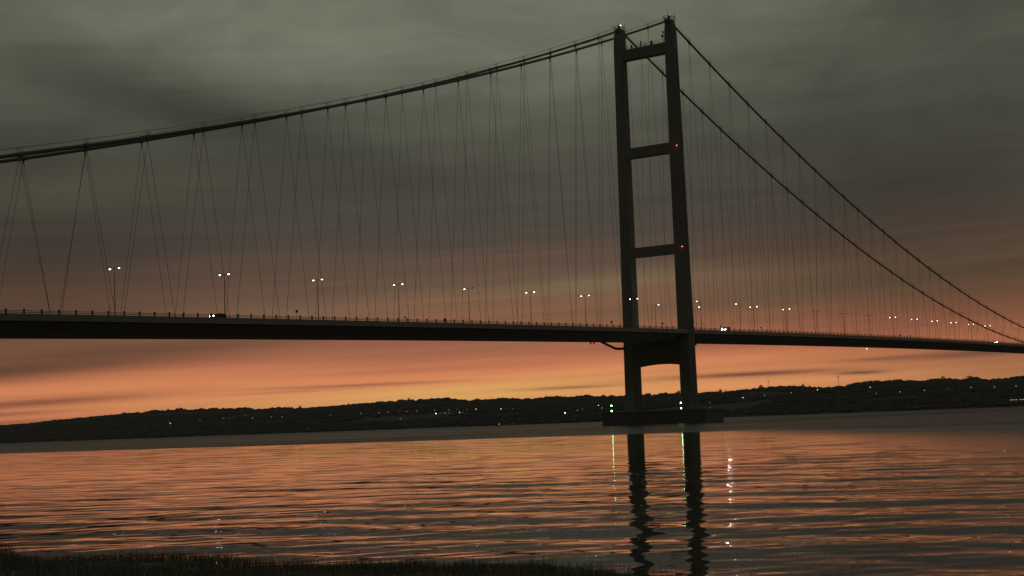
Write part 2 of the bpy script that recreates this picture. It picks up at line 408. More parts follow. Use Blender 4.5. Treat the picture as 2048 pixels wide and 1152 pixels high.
# squat posts that stand along the parapet
pp = MB(); pp.box(-0.17, 0.17, -0.1, 0.1, -0.3, 0.72); pp.box(-0.22, 0.22, -0.14, 0.14, 0.72, 0.98)
near_x = [x for x in np.arange(-358.6, 760, 4.525)][:262]
p0 = None
for x in near_x:
    if p0 is None: p0 = pp.build('parapet_post', M['steel'], bridge, loc=(x, -14.18, zdeck(x)))
    else:
        c = p0.copy(); COL.objects.link(c); c.location = (x, -14.18, zdeck(x))
fp = MB()
for x in list(np.arange(-532, -362, 4.525)): z = zdeck(x); fp.box(x-.17, x+.17, -14.28, -14.08, z-.3, z+.95)
for x in np.arange(-532, XS1, 4.525): z = zdeck(x); fp.box(x-.17, x+.17, 14.08, 14.28, z-.3, z+.95)
o = fp.build('parapet_post_row', M['steel'], bridge); o['kind'] = 'stuff'
# cables
for s in (-1, 1):
    pts = [(x, s*HALF, zcable(x)) for x in np.arange(-528, -4, 6.0)]
    pts += [(x, s*HALF, ZT-0.55-0.02*x*x*0.8) for x in (-2.6, -1.3, 0, 1.3, 2.6)]
    pts += [(x, s*HALF, zcable(x)) for x in np.arange(4.5, 705, 7.0)]
    MB().tube(pts, 0.41, 12).build('main_cable', M['cable'], bridge, smooth=True)
    for dy in (-0.42, 0.42):
        rope = MB()
        seq = sorted(nodes_x+[-3.0, 3.0]); out = []
        for a, b in zip(seq[:-1], seq[1:]):
            za, zb = zcable(a)+1.55, zcable(b)+1.55
            for t in (0, .25, .5, .75): out.append((a+(b-a)*t, s*HALF+dy, za+(zb-za)*t-0.25*4*t*(1-t)*0.4))
        rope.tube(out, 0.03, 4).build('hand_rope', M['cable'], bridge)
# cable clamps with their pairs of hand rope posts, and inclined hangers
clamp_l = clamp_r = None
def clamp_mesh(ang):
    m = MB(); d = Vector((math.cos(ang), 0, math.sin(ang)))
    m.tube([-d*0.75, -d*0.68, d*0.68, d*0.75], [0.36, 0.5, 0.5, 0.36], 10)
    m.add([(-.3, -.09, -.3), (.3, -.09, -.3), (.16, -.09, -1.15), (-.16, -.09, -1.15), (-.3, .09, -.3), (.3, .09, -.3), (.16, .09, -1.15), (-.16, .09, -1.15)],
          [(0,1,2,3),(7,6,5,4),(0,4,5,1),(1,5,6,2),(2,6,7,3),(3,7,4,0)])
    return m
post_mesh = None
for s in (-1, 1):
    for x in nodes_x:
        z = zcable(x); ang = math.atan2(zcable(x+1)-zcable(x-1), 2)
        k = clamp_mesh(ang).build('cable_clamp', M['cable'], bridge, loc=(x, s*HALF, z))
        for dx in (-0.42, 0.42):
            if post_mesh is None:
                pm_ = MB(); pm_.tube([(0, -0.42, 0.25), (0, -0.42, 1.75)], 0.045, 4); pm_.tube([(0, 0.42, 0.25), (0, 0.42, 1.75)], 0.045, 4)
                pm_.tube([(0, -0.42, 1.1), (0, 0.42, 1.1)], 0.03, 4)
                o = pm_.build('hand_rope_post', M['cable'], k); post_mesh = o.data
            else:
                o = bpy.data.objects.new('hand_rope_post', post_mesh); COL.objects.link(o); o.parent = k
            o.location = (dx, 0, 0)
        for sgn in (-1, 1):
            xb = x+sgn*8.05
            if abs(xb) < 4 or (x > 500): continue
            a = Vector((x+sgn*0.12, s*HALF, z-1.05)); b = Vector((xb, s*HALF, zdeck(xb)-0.9))
            if a.z < b.z+1.0: continue
            L = (b-a).length; d = (b-a)/L
            h = MB(); h.tube([a, b], 0.048, 5)
            for dist, rr, ll in ((L-1.3, 0.10, 0.9), (L-5.2, 0.09, 0.5), (L-13.0, 0.085, 0.5), (0.4, 0.09, 0.6)):
                if dist < 0.3 or dist > L-0.5 and rr < .1: continue
                h.tube([a+d*(dist-ll*.5), a+d*(dist-ll*.35), a+d*(dist+ll*.35), a+d*(dist+ll*.5)], [0.05, rr, rr, 0.05], 5)
            h.build('hanger', M['cable'], bridge)
# service pipes that loop from the deck soffit to the tower
def pipe(pts, r, name='service_pipe'):
    P = [Vector(p) for p in pts]; out = []
    for i in range(len(P)-1):
        p0_, p1, p2, p3 = P[max(i-1, 0)], P[i], P[i+1], P[min(i+2, len(P)-1)]
        for t in (0, .25, .5, .75):
            out.append(0.5*((2*p1)+(-p0_+p2)*t+(2*p0_-5*p1+4*p2-p3)*t*t+(-p0_+3*p1-3*p2+p3)*t**3))
    out.append(P[-1]); MB().tube(out, r, 8).build(name, M['steel'], bridge, smooth=True)
zb = zdeck(0)-3.92
pipe([(-33, 6.8, zdeck(-33)-3.7), (-26, 9.0, zb-0.9), (-18, 11.2, zb-1.6), (-12, 12.8, zb-2.1), (-7, 13.8, zb-2.1), (-2.6, 14.0, zb-1.8)], 0.5)
pipe([(19, -7.0, zdeck(19)-3.8), (14, -9.0, zb-0.7), (9, -11.5, zb-1.5), (5, -13.2, zb-1.7), (2.5, -13.6, zb-1.6)], 0.4)
for x in (-41.0, -38.6):
    MB().box(x-.2, x+.2, 6.4, 6.8, zdeck(x)-4.75, zdeck(x)-3.9).build('soffit_bracket', M['steel'], bridge)

# ------------------------------------------------------------------ road lamps on the bridge
def make_lamp(lit_a=True, lit_b=True):
    t = thing('street_lamp', 'x', 'street lamp')
    H = 12.5
    MB().tube([(0, 0, 0), (0, 0, 1.2), (0, 0, 1.25), (0, 0, H)], [0.16, 0.16, 0.12, 0.07], 8).build('post', M['steel'], t, smooth=True)
    for s, lit in ((-1, lit_a), (1, lit_b)):
        MB().tube([(0, 0, H-0.25), (0, s*0.5, H-0.08), (0, s*1.25, H)], 0.045, 6).build('arm', M['steel'], t, smooth=True)
        hd = MB().sweep([[(x*w, s*y, z) for x, z in ((-.16, H-.08), (.16, H-.08), (.1, H+.1), (-.1, H+.1))] for y, w in ((1.15, .6), (1.35, 1), (1.8, 1), (1.95, .5))]).build('lamp_head', M['steel'], t)
        g = MB().ball((0, s*1.58, H-.16), 0.235, 2, 0, (0.85, 0.95, 0.5))
        g.build('lamp_glass', M['lamp'] if lit else M['glass'], hd)
    return t
proto = make_lamp(); proto_off = make_lamp(False, False); proto_half = make_lamp(False, True)
stations = [-18.6-36.2*k for k in range(0, 12)] + [90.6+36.3*k for k in range(0, 13)]
off = {163.2, 199.5, 235.8, 489.9, 526.2}
ords = ['first', 'second', 'third', 'fourth', 'fifth', 'sixth', 'seventh', 'eighth', 'ninth', 'tenth', 'eleventh', 'twelfth', 'thirteenth']
used = set()
for i, x in enumerate(stations):
    is_off = any(abs(x-o) < 1 for o in off)
    half = abs(x+127.2) < 1
    src = proto_off if is_off else proto_half if half else proto
    key = 'o' if is_off else 'h' if half else 'l'
    o = src if key not in used else copy_tree(src); used.add(key)
    o.location = (x, 0, zdeck(x))
    left = i < 12; k = i if left else i-12
    state = 'unlit' if is_off else 'one head lit' if half else 'both heads lit'
    side = 'left' if left else 'right'
    o['label'] = f'double headed road lamp, {state}, {ords[k]} pole {side} of the tower'
    o['group'] = 'double headed lamps along the middle of the bridge deck'
    if half: o['label'] = 'double headed road lamp with only its left head lit, left of the tower'
    if is_off and False: pass
    if left and k == 0: o['label'] = 'double headed road lamp shining in front of the far leg of the tower'
def single_lamp(x, y, s, label, lit=True, H=12.0):
    t = thing('street_lamp', label, 'street lamp', (x, y, zdeck(x)), 0, 'single headed lamps beside the tower')
    MB().tube([(0, 0, 0), (0, 0, 1.2), (0, 0, 1.25), (0, 0, H)], [0.16, 0.16, 0.12, 0.07], 8).build('post', M['steel'], t, smooth=True)
    MB().tube([(0, 0, H-0.25), (0, s*0.5, H-0.08), (0, s*1.25, H)], 0.045, 6).build('arm', M['steel'], t, smooth=True)
    hd = MB().sweep([[(a*w, s*y_, z) for a, z in ((-.16, H-.08), (.16, H-.08), (.1, H+.1), (-.1, H+.1))] for y_, w in ((1.15, .6), (1.35, 1), (1.8, 1), (1.95, .5))]).build('lamp_head', M['steel'], t)
    MB().ball((0, s*1.58, H-.16), 0.235, 2, 0, (0.85, 0.95, 0.5)).build('lamp_glass', M['lamp'] if lit else M['glass'], hd)
single_lamp(17.5, -10.2, 1, 'single headed lit lamp just right of the near tower leg, the upper of two')
single_lamp(54.0, -10.2, 1, 'single headed lit lamp left of the first double lamp beyond the tower', )
single_lamp(17.5, 10.2, -1, 'single headed lit lamp seen between the two tower legs')
single_lamp(54.0, 10.2, -1, 'single headed lit lamp just right of the near tower leg, the lower of two')

# ------------------------------------------------------------------ marker signs on the footway
def marker(x, label, h=2.6, r=0.42, box=False, y=-13.6):
    t = thing('road_sign', label, 'sign', (x, y, zdeck(x)-1.05), 0, 'small signs on posts along the deck edge')
    MB().tube([(0, 0, 0), (0, 0, h)], 0.045, 6).build('post', M['steel'], t)
    if box: MB().box(-.22, .22, -.3, .3, h-.9, h).build('sign_box', M['steel'], t)
    else: MB().tube([(-0.05, 0, h), (0.05, 0, h)], r, 14).build('sign_disc', M['steel'], t)
marker(-223.5, 'round dark sign disc on a post above the parapet left of centre', 3.15)
marker(-159.0, 'narrow dark box sign on a short post above the parapet, midway to the tower', 2.4, box=True)
marker(-178.0, 'tiny round sign at the foot of the fourth lamp pole', 2.3, 0.3)
marker(-60.0, 'round dark sign disc just left of the far tower leg', 2.9)
marker(-22.0, 'round dark sign disc seen between the two tower legs', 3.0)
marker(28.0, 'round dark sign disc just right of the near tower leg', 2.8, 0.36)
marker(67.0, 'round dark sign disc beside the first double lamp right of the tower', 2.8, 0.36)
marker(243.0, 'small round sign low over the deck towards the right', 2.3, 0.45)
marker(259.5, 'dark box with whip aerial on a mast over the deck towards the right', 2.5, box=True)

# ------------------------------------------------------------------ vehicles
def car(x, y, paint, label, van=False, hl=0.13, hm='head'):
    t = thing('van' if van else 'parked_car', label, 'van' if van else 'car', (x, y, zdeck(x)), PI)
    t.name = 'van' if van else 'car'
    prof = [(2.15, .35), (2.2, .62), (2.05, .82), (1.15, .95), (.45, 1.42), (-.9, 1.46), (-1.75, 1.0), (-2.15, .95), (-2.2, .5), (-2.1, .3)] if not van else \
           [(2.4, .35), (2.45, .8), (2.2, 1.1), (1.6, 1.9), (1.2, 2.05), (-2.3, 2.05), (-2.4, 1.9), (-2.4, .4)]
    secs = []
    for yy, k in ((-.86, .93), (-.74, 1), (.74, 1), (.86, .93)):
        secs.append([(px*(.985 if abs(yy) > .8 else 1), yy, .3+(pz-.3)*k) for px, pz in prof])
    MB().sweep(secs).build('body', paint, t, bevel=0.04)
    for wx in (1.35, -1.35):
        for wy in (-.8, .8):
            MB().tube([(wx, wy-.1, .33), (wx, wy+.1, .33)], .33, 14).build('wheel', M['black'], t)
    if not van:
        MB().add([(1.13, -.62, .99), (1.13, .62, .99), (.5, .6, 1.4), (.5, -.6, 1.4)], [(0, 1, 2, 3)]).build('windscreen', M['glass'], t)
        for s in (-1, 1): MB().box(-1.2, .5, s*.868-.004, s*.868+.004, 1.0, 1.3).build('side_window', M['glass'], t)
    else:
        MB().add([(2.2, -.7, 1.16), (2.2, .7, 1.16), (1.66, .68, 1.85), (1.66, -.68, 1.85)], [(0, 1, 2, 3)]).build('windscreen', M['glass'], t)
    zl = .68 if not van else .86
    for s in (-1, 1):
        MB().ball(((2.2 if not van else 2.46), s*.66, zl), hl, 2, 0, (.5, 1.2, .9)).build('headlight', M[hm], t)
    return t
car(-247.5, -9.3, M['paintblue'], 'dark car with headlights on driving along the deck far to the left', hm='head_low')
car(42.5, -9.0, M['paintwhite'], 'pale van with dazzling headlights on the deck just right of the tower', True, 0.21)
car(440.0, -9.0, M['paintred'], 'small car with headlights on near the right edge of the picture', False, 0.22, 'head_low')

# ------------------------------------------------------------------ warning and navigation lights
def nav(y, z, label):
    t = thing('navigation_light', label, 'navigation light', (-7.5, y, 5.2), 0, 'green navigation lights on the pier')
    MB().tube([(0, 0, 0), (0, 0, 2.9)], 0.07, 6).build('post', M['steel'], t)
    for h in (0.6, 2.65):
        l = MB().tube([(-0.15, 0, h-.22), (-0.15, 0, h+.22)], .2, 10).build('lantern', M['steel'], t)
        MB().ball((-0.34, 0, h), 0.24, 2).build('lens', M['green'], l)
nav(18.0, 7.8, 'pair of green lights, one above the other, on the left end of the pier')
nav(-12.45, 7.8, 'pair of green lights, one above the other, against the near tower leg')
def warn(x, y, z, label, m, r=0.26):
    t = thing('warning_light', label, 'warning light', (x, y, z), 0)
    MB().box(-.05, .32, -.12, .12, -.1, .1).build('bracket', M['steel'], t)
    MB().ball((-.18, 0, 0), r*0.7, 2).build('lens', m, t)
warn(-2.55, -13.3, 107.8, 'small red light high on the right edge of the near tower leg', M['red'], 0.19)
warn(-2.75, -13.7, 68.1, 'small red light halfway up the right edge of the near tower leg', M['red'], 0.19)
def beacon(s, label, m, r):
    t = thing('beacon', label, 'beacon', (0.3, s*11.3, 158.5), 0)
    MB().tube([(0, 0, 0), (0, 0, 2.0)], 0.07, 6).build('stand', M['steel'], t)
    MB().ball((0, 0, 2.2), r, 2, 0, (1, 1.5, .7)).build('lens', m, t)
beacon(1, 'pink red beacon on top of the left far tower leg', M['beacon'], 0.42)
beacon(-1, 'small pale beacon on top of the near right tower leg', glow('pale_beacon', (1, .9, .85), 5), 0.2)
t = thing('inspection_lamp', 'tiny amber lamp hanging under the deck on the right', 'lamp', (243.0, 5.0, zdeck(243)-3.92))
MB().tube([(0, 0, .02), (0, 0, -.75)], 0.06, 6).build('stem', M['steel'], t)
MB().ball((0, 0, -.85), 0.22, 2).build('lens', glow('amber_glow', (1, .62, .25), 8), t)

# ------------------------------------------------------------------ far bank
RIDGE = [(-3000, 40), (-1200, 44), (457, 46.1), (516, 44.2), (548, 48.6), (635, 48.9), (695, 52.7), (756, 50.6), (797, 44.6), (861, 41.4), (904, 48.3), (970, 50.3), (1049, 46.5), (1130, 45.7), (1214, 47.1), (1300, 48.6), (1377, 48.4), (1481, 51.6), (1562, 49.2), (1645, 52.5), (1731, 53.6), (1789, 59.5), (1955, 61.3), (2098, 57.0), (2180, 55.0), (2333, 56.8), (2512, 63.4), (2623, 66.1), (2758, 65.5), (2898, 62.2), (3023, 52.3), (3240, 50.6), (3353, 46.8), (3470, 44.3), (4600, 25), (7000, 12)]
RY = [r[0] for r in RIDGE]; RZ = [r[1] for r in RIDGE]
def terr(X, Y):
    h = np.interp(Y, RY, RZ); t = np.clip((X-1410)/890, 0, 1)
    z = 1+(h-1)*(t*t*(3-2*t))**.8
    return np.where(X < 1410, 1-(1410-X)*0.35, np.where(X > 2300, z-(X-2300)*0.012, z))
gx = np.concatenate([[1395, 1404, 1410], np.arange(1425, 2320, 25), np.arange(2400, 6200, 400)]); gy = np.arange(-3000, 7001, 40)
GX, GY = np.meshgrid(gx, gy, indexing='ij'); GZ = terr(GX, GY)+nr.normal(0, 0.25, GX.shape)*(GX > 1420)
def gridmesh(name, X, Y, Z, m, smooth=True):
    a, b = X.shape; v = np.stack([X, Y, Z], -1).reshape(-1, 3)
    i = np.arange((a-1)*(b-1)); r, c = i//(b-1), i % (b-1); k = r*b+c
    f = np.stack([k, k+b, k+b+1, k+1], -1)
    me = bpy.data.meshes.new(name); me.vertices.add(len(v)); me.vertices.foreach_set('co', v.astype('f').ravel())
    me.loops.add(f.size); me.loops.foreach_set('vertex_index', f.ravel().astype('i'))
    me.polygons.add(len(f)); me.polygons.foreach_set('loop_start', np.arange(0, f.size, 4).astype('i'))
    me.update(calc_edges=True); me.validate()
    if smooth: me.polygons.foreach_set('use_smooth', np.ones(len(f), bool))
    me.materials.append(m); o = bpy.data.objects.new(name, me); COL.objects.link(o); return o
structure(gridmesh('hills', GX, GY, GZ, M['hill']), 'low dark ridge of hills along the far bank')

TOWN = [(1769.3, 2172.6, 1), (1732.2, 2129.0, 2), (1774.1, 2081.8, 1), (1791.1, 2027.4, 1), (1777.4, 1994.3, 0), (1782.9, 1984.9, 0), (1846.0, 2015.0, 1), (1759.9, 1911.2, 1), (1767.0, 1863.5, 1), (1756.9, 1824.5, 1), (1876.5, 1795.4, 1), (1790.5, 1721.3, 1), (1793.0, 1692.4, 0), (1801.4, 1649.1, 1), (1804.5, 1604.5, 1), (1813.1, 1588.1, 1), (1833.2, 1575.7, 0), (1610.8, 1397.4, 1), (1822.1, 1546.5, 1), (1818.2, 1519.4, 1), (1804.5, 1463.6, 1), (1727.1, 1402.9, 3), (1736.6, 1399.2, 0), (1733.8, 1386.5, 1), (1807.5, 1431.1, 1), (1729.6, 1374.1, 0), (1815.3, 1417.3, 0), (1730.8, 1349.8, 2), (1726.4, 1339.1, 0), (1809.3, 1389.0, 0), (1807.0, 1366.0, 2), (1781.4, 1290.0, 2), (1770.6, 1256.6, 0), (1595.0, 1032.7, 3), (1654.2, 1043.9, 1), (1692.3, 1056.7, 0), (1775.3, 1072.8, 2), (1688.9, 1015.2, 1), (1730.4, 828.6, 0), (1574.2, 751.4, 0), (1845.0, 820.7, 2), (1853.9, 783.9, 1), (1852.5, 733.4, 1), (1891.1, 701.0, 2), (1928.1, 620.0, 2), (1757.4, 547.9, 1), (1795.7, 522.6, 1), (1807.0, 486.3, 1), (1811.3, 449.0, 0), (1825.5, 417.5, 1), (1811.2, 376.7, 1), (1812.6, 344.2, 1), (1414.2, 246.4, 1), (1414.1, 243.2, 1), (1414.2, 239.5, 1), (1414.6, 234.5, 1), (1414.5, 231.4, 1)]
def town_lamp(k):
    t = thing('town_lamp', 'x', 'town lamp')
    MB().tube([(0, 0, -1), (0, 0, 8)], 0.12, 5).build('post', M['steel'], t)
    MB().ball((-0.2, 0, 8.2), 0.62, 2, 0, (1, 1, .7)).build('lamp_head', M['town'][k], t)
    return t
tp = {}
for X, Y, k in TOWN:
    if k in tp: o = copy_tree(tp[k])
    else: o = town_lamp(k); tp[k] = o
    o.location = (X, Y, float(terr(X, Y)))
    if k == 3:
        o['label'] = 'brightest floodlight of the far shore, left of the pier' if Y < 1200 else 'bright floodlight cluster lamp on the far hillside left of the boat'
    else:
        o['label'] = ['very dim distant lamp among the town lights across the river', 'faint distant lamp among the town lights across the river', 'clear distant lamp among the town lights across the river'][k]
        o['group'] = ['very dim town lamps', 'faint town lamps', 'clear town lamps'][k]
        uniq = {2129.0: 'clear lamp, right one of a close pair low on the far left of the shore', 1349.8: 'clear lamp just right of the brightest floodlight left of the boat',
                1366.0: 'lone clear lamp high on the hillside between the bright floodlight and the boat', 1290.0: 'lone clear lamp on the hillside straight above the small boat',
                1072.8: 'clear lamp high on the hillside just left of the green pier lights', 820.7: 'clear lamp on the hillside first to the right of the pier',
                701.0: 'clear lamp on the hillside below the lattice mast', 620.0: 'clear lamp high on the wooded hillside right of the lattice mast'}
        if Y in uniq: o['label'] = uniq[Y]
        if X < 1420: o['label'] = 'low lamp in the short row at the waterline by the right edge'; o['group'] = 'waterline lamps at the right edge'

# woods on the ridge and slopes: ragged crowns
def crown_mass(pts, sub=2, mt='leaf'):
    allv, allf = [], []; base = np.array(ICO[sub][0]); fc = np.array(ICO[sub][1]); n = len(base)
    for i, (x, y, z, r, h) in enumerate(pts):
        k = 1+nr.normal(0, 0.10, (n, 1))
        allv.append(base*k*np.array([r, r, h])+np.array([x, y, z])); allf.append(fc+i*n)
    v = np.concatenate(allv); f = np.concatenate(allf)
    me = bpy.data.meshes.new('wood'); me.vertices.add(len(v)); me.vertices.foreach_set('co', v.astype('f').ravel())
    me.loops.add(f.size); me.loops.foreach_set('vertex_index', f.ravel().astype('i'))
    me.polygons.add(len(f)); me.polygons.foreach_set('loop_start', np.arange(0, f.size, 3).astype('i'))
    me.update(calc_edges=True); me.materials.append(M[mt]); return me
pts = []
def lump(y): return mnoise.noise((y*0.016, 3.3, 0))+1.1*mnoise.noise((y*0.05, 9.1, 0))
y = 330.0
while y < 3900:
    k = lump(y)
    h = 8.5+4.6*k+nr.normal(0, .8); r = 6.0+4.5*nr.random()
    if y > 2950: h *= .55
    x = 2294+nr.normal(0, 6); pts.append((x, y, float(terr(2294, y))+h*0.35, r, h*0.62))
    y += 3.2+2.6*nr.random()
sl = []
tn = np.array([(a, b) for a, b, _k in TOWN])
for _ in range(15000):
    y = nr.uniform(250, 3900); x = 1414+876*nr.uniform(0, 1)**0.8
    if mnoise.noise((x*0.004, y*0.003, 5.0)) < -0.32: continue
    if np.min(np.hypot(tn[:, 0]-14-x, tn[:, 1]-10-y)) < 26: continue
    h = nr.uniform(3.0, 6.0); sl.append((x, y, float(terr(x, y))+h*0.25, nr.uniform(6, 12), h*0.7))
o = bpy.data.objects.new('hillside_trees', crown_mass(sl, 1, 'hill')); COL.objects.link(o)
structure(o, 'dark massed trees and hedges covering the slope above the far shore', 'stuff'); o['category'] = 'trees'
o = bpy.data.objects.new('wood', crown_mass(pts)); COL.objects.link(o)
structure(o, 'dark belt of trees along the crest of the far ridge', 'stuff'); o['category'] = 'wood'
# trees that stand out of the skyline
def tree(x, y, h, w, conifer, label):
    t = thing('tree', label, 'tree', (x, y, float(terr(x, y))), 0, 'trees standing out of the far skyline')
    MB().tube([(0, 0, -0.5), (0.1, 0, h*0.4), (0, 0.1, h*0.75)], [0.4, 0.25, 0.1], 6).build('trunk', M['bark'], t)
    c = MB()
    for _ in range(150 if not conifer else 110):
        u = rng.random(); a = rng.random()*2*PI
        if conifer: zz = h*(0.12+0.88*u); rr = w*0.5*(1-u)**.8*math.sqrt(rng.random())
        else:
            zz = h*(0.3+0.66*u); rr = w*0.5*math.sqrt(max(0.05, 1-(2*u-0.85)**2))*math.sqrt(rng.random())*(0.8+0.3*math.sin(a*3+x))
        p = Vector((rr*math.cos(a), rr*math.sin(a), zz)); s_ = (0.6 if conifer else 0.95)*(0.6+0.8*rng.random())
        n_ = Vector((rng.gauss(0, 1), rng.gauss(0, 1), rng.gauss(0, 1))).normalized(); b_ = n_.orthogonal().normalized(); c_ = n_.cross(b_)
        c.add([p+b_*s_, p+c_*s_, p-b_*s_, p-c_*s_*.8], [(0, 1, 2, 3)])
    c.build('crown', M['leaf'], t)
# positions along the ridge
for (x, y, h, w, cf, lb) in [
    (2290, 1298, 14, 5, True, 'pointed dark conifer on the skyline left of the tower, the taller of two'),
    (2290, 1362, 12, 6, True, 'pointed dark conifer on the skyline left of the tower, the shorter of two'),
    (2290, 1175, 14, 14, False, 'broad rounded tree on the skyline left of the tower'),
    (2290, 1067, 12, 5, True, 'slim tree on the skyline just left of the tower legs'),
    (2290, 1078, 13, 9, False, 'bushy tree beside a slim one left of the tower legs'),
    (2290, 985, 14, 12, False, 'rounded tree framed between the tower legs'),
    (2290, 893, 15, 9, False, 'tall tree just right of the near tower leg on the skyline'),
    (2290, 879, 13, 8, False, 'second tree right of the near tower leg on the skyline'),
    (2290, 797, 12, 14, False, 'wide tree crown beside the mast on the right skyline'),
    (2290, 607, 14, 16, False, 'highest rounded tree clump on the right skyline'),
    (2290, 556, 13, 22, False, 'wide tree clump at the right end of the skyline'),
    (2290, 1905, 13, 10, False, 'tree clump standing up at the left end of the higher ridge'),
    (2290, 2255, 12, 9, False, 'small tree bump on the skyline left of centre'),
    (2290, 2700, 13, 11, False, 'tree clump with a notch beside it on the left skyline'),
    (2290, 2735, 12, 9, False, 'tree clump left of the notch on the left skyline')]:
    tree(x, y, h, w, cf, lb)
def mast(x, y, h, label, dish):
    t = thing('radio_mast', label, 'radio mast', (x, y, float(terr(x, y))), 0)
    m = MB()
    for a in (0, 120, 240): m.tube([(1.2*math.cos(rad(a)), 1.2*math.sin(rad(a)), -0.5), (.35*math.cos(rad(a)), .35*math.sin(rad(a)), h)], 0.14, 4)
    for z in np.arange(2, h, 2.2):
        w = 1.2-.85*z/h; P_ = [(w*math.cos(rad(a)), w*math.sin(rad(a)), z) for a in (0, 120, 240, 0)]; m.tube(P_, 0.08, 4)
    m.build('lattice', M['steel'], t)
    b = MB()
    for a in (30, 150, 270): b.box(1.0*math.cos(rad(a))-.35, 1.0*math.cos(rad(a))+.35, 1.0*math.sin(rad(a))-.35, 1.0*math.sin(rad(a))+.35, h-2.6 if dish else h-1.4, h)
    b.build('aerial', M['steel'], t)
mast(2220, 790, 26, 'lattice mast with aerials rising from the right skyline', True)
mast(2220, 937, 20, 'thin mast just visible over the trees right of the tower', False)
# boat
t = thing('work_boat', 'small dark work boat with one light, lying off the far shore left of the pier', 'boat', (900, 694.9, 0), rad(56.3-90+100))
hull = MB(); secs = []
for x, w, k in ((-4.6, 1.3, .9), (-3, 1.7, .85), (1, 1.7, .9), (3.5, 1.0, 1.15), (4.9, .1, 1.4)):
    secs.append([(x, -w*.6, -.3), (x, w*.6, -.3), (x, w, k), (x, -w, k)])
hull.sweep(secs).build('hull', M['black'], t)
MB().box(-2.6, -.3, -1.0, 1.0, .85, 2.3).build('wheelhouse', M['deck'], t, bevel=.1)
MB().tube([(-1.6, 0, 2.3), (-1.6, 0, 4.3)], .05, 5).build('mast', M['steel'], t)
MB().ball((-4.2, 0, 2.6), .3, 2).build('lamp', M['town'][2], t)
MB().tube([(-4.2, 0, .8), (-4.2, 0, 2.4)], .05, 5).build('lamp_post', M['steel'], t)

# ------------------------------------------------------------------ water
def water_mat():
    m = bpy.data.materials.new('river_water'); m.use_nodes = True
    t = m.node_tree; b = t.nodes['Principled BSDF']; A = t.nodes.new; K = t.links.new
    b.inputs['Base Color'].default_value = (0.05, 0.044, 0.032, 1); b.inputs['IOR'].default_value = 1.333
    ge = A('ShaderNodeNewGeometry').outputs['Position']
    sp = A('ShaderNodeSeparateXYZ'); K(ge, sp.inputs[0])
    # wind-ruffled water starts where the calm shallows end, a line along the bank
    n = A('ShaderNodeTexNoise'); K(ge, n.inputs['Vector']); n.inputs['Scale'].default_value = 0.012; n.inputs['Detail'].default_value = 3
    def mm(op, a, b_, clamp=False):
        x = A('ShaderNodeMath'); x.operation = op; x.use_clamp = clamp
        for i, v_ in enumerate((a, b_)):
            if isinstance(v_, (int, float)): x.inputs[i].default_value = v_
            else: K(v_, x.inputs[i])
        return x.outputs[0]
    edge = mm('ADD', mm('SUBTRACT', sp.outputs[0], -318.0), mm('MULTIPLY', mm('SUBTRACT', n.outputs['Fac'], .5), 26.0))
    edge = mm('ADD', edge, mm('MAXIMUM', mm('MULTIPLY', mm('SUBTRACT', -178.0, sp.outputs[1]), 1.7), 0.0))
    r1 = mm('DIVIDE', edge, mm('ADD', 8.0, mm('MULTIPLY', mm('DIVIDE', mm('SUBTRACT', -120.0, sp.outputs[1]), 100.0, True), 40.0)), True)
    far = mm('DIVIDE', edge, 600.0, True)
    calm = mm('MULTIPLY', mm('DIVIDE', mm('SUBTRACT', sp.outputs[0], -440.0), 90.0, True), 0.03)      # ripples too fine for the mesh far from the bank
    rough = mm('ADD', mm('ADD', 0.035, calm), mm('MULTIPLY', r1, 0.25)); rough = mm('ADD', rough, mm('MULTIPLY', far, 0.06))
    ms = A('ShaderNodeMapping'); K(ge, ms.inputs[0]); ms.inputs['Scale'].default_value = (0.02, 0.0022, 1.0); ms.inputs['Rotation'].default_value = (0, 0, rad(-8))
    n3_ = A('ShaderNodeTexNoise'); K(ms.outputs[0], n3_.inputs['Vector']); n3_.inputs['Scale'].default_value = 1.0; n3_.inputs['Detail'].default_value = 4
    rough = mm('ADD', rough, mm('MULTIPLY', mm('MULTIPLY', mm('SUBTRACT', n3_.outputs['Fac'], .5), r1), 0.42))
    K(rough, b.inputs['Roughness'])
    mp = A('ShaderNodeMapping'); K(ge, mp.inputs[0]); mp.inputs['Rotation'].default_value = (0, 0, rad(12)); mp.inputs['Scale'].default_value = (1.0, 0.35, 1.0)
    n2_ = A('ShaderNodeTexNoise'); K(mp.outputs[0], n2_.inputs['Vector']); n2_.inputs['Scale'].default_value = 0.9; n2_.inputs['Detail'].default_value = 5
    bp = A('ShaderNodeBump'); K(n2_.outputs['Fac'], bp.inputs['Height']); bp.inputs['Distance'].default_value = 0.25
    K(mm('MULTIPLY', r1, 0.35), bp.inputs['Strength']); K(bp.outputs[0], b.inputs['Normal'])
    return m
WM = water_mat()
rr = [12.0]
while rr[-1] < 345: rr.append(rr[-1]+max(0.09, rr[-1]*0.0030))
R1 = np.array(rr); aa = np.radians(np.arange(56.3-29, 56.3+29.01, 0.22))
RR, AA = np.meshgrid(R1, aa, indexing='ij')
X = CAM.x+RR*np.sin(AA); Y = CAM.y+RR*np.cos(AA); Z = np.zeros_like(X)
cell = np.maximum(0.09, RR*0.0030)
wv = np.random.default_rng(5)
nw = 80
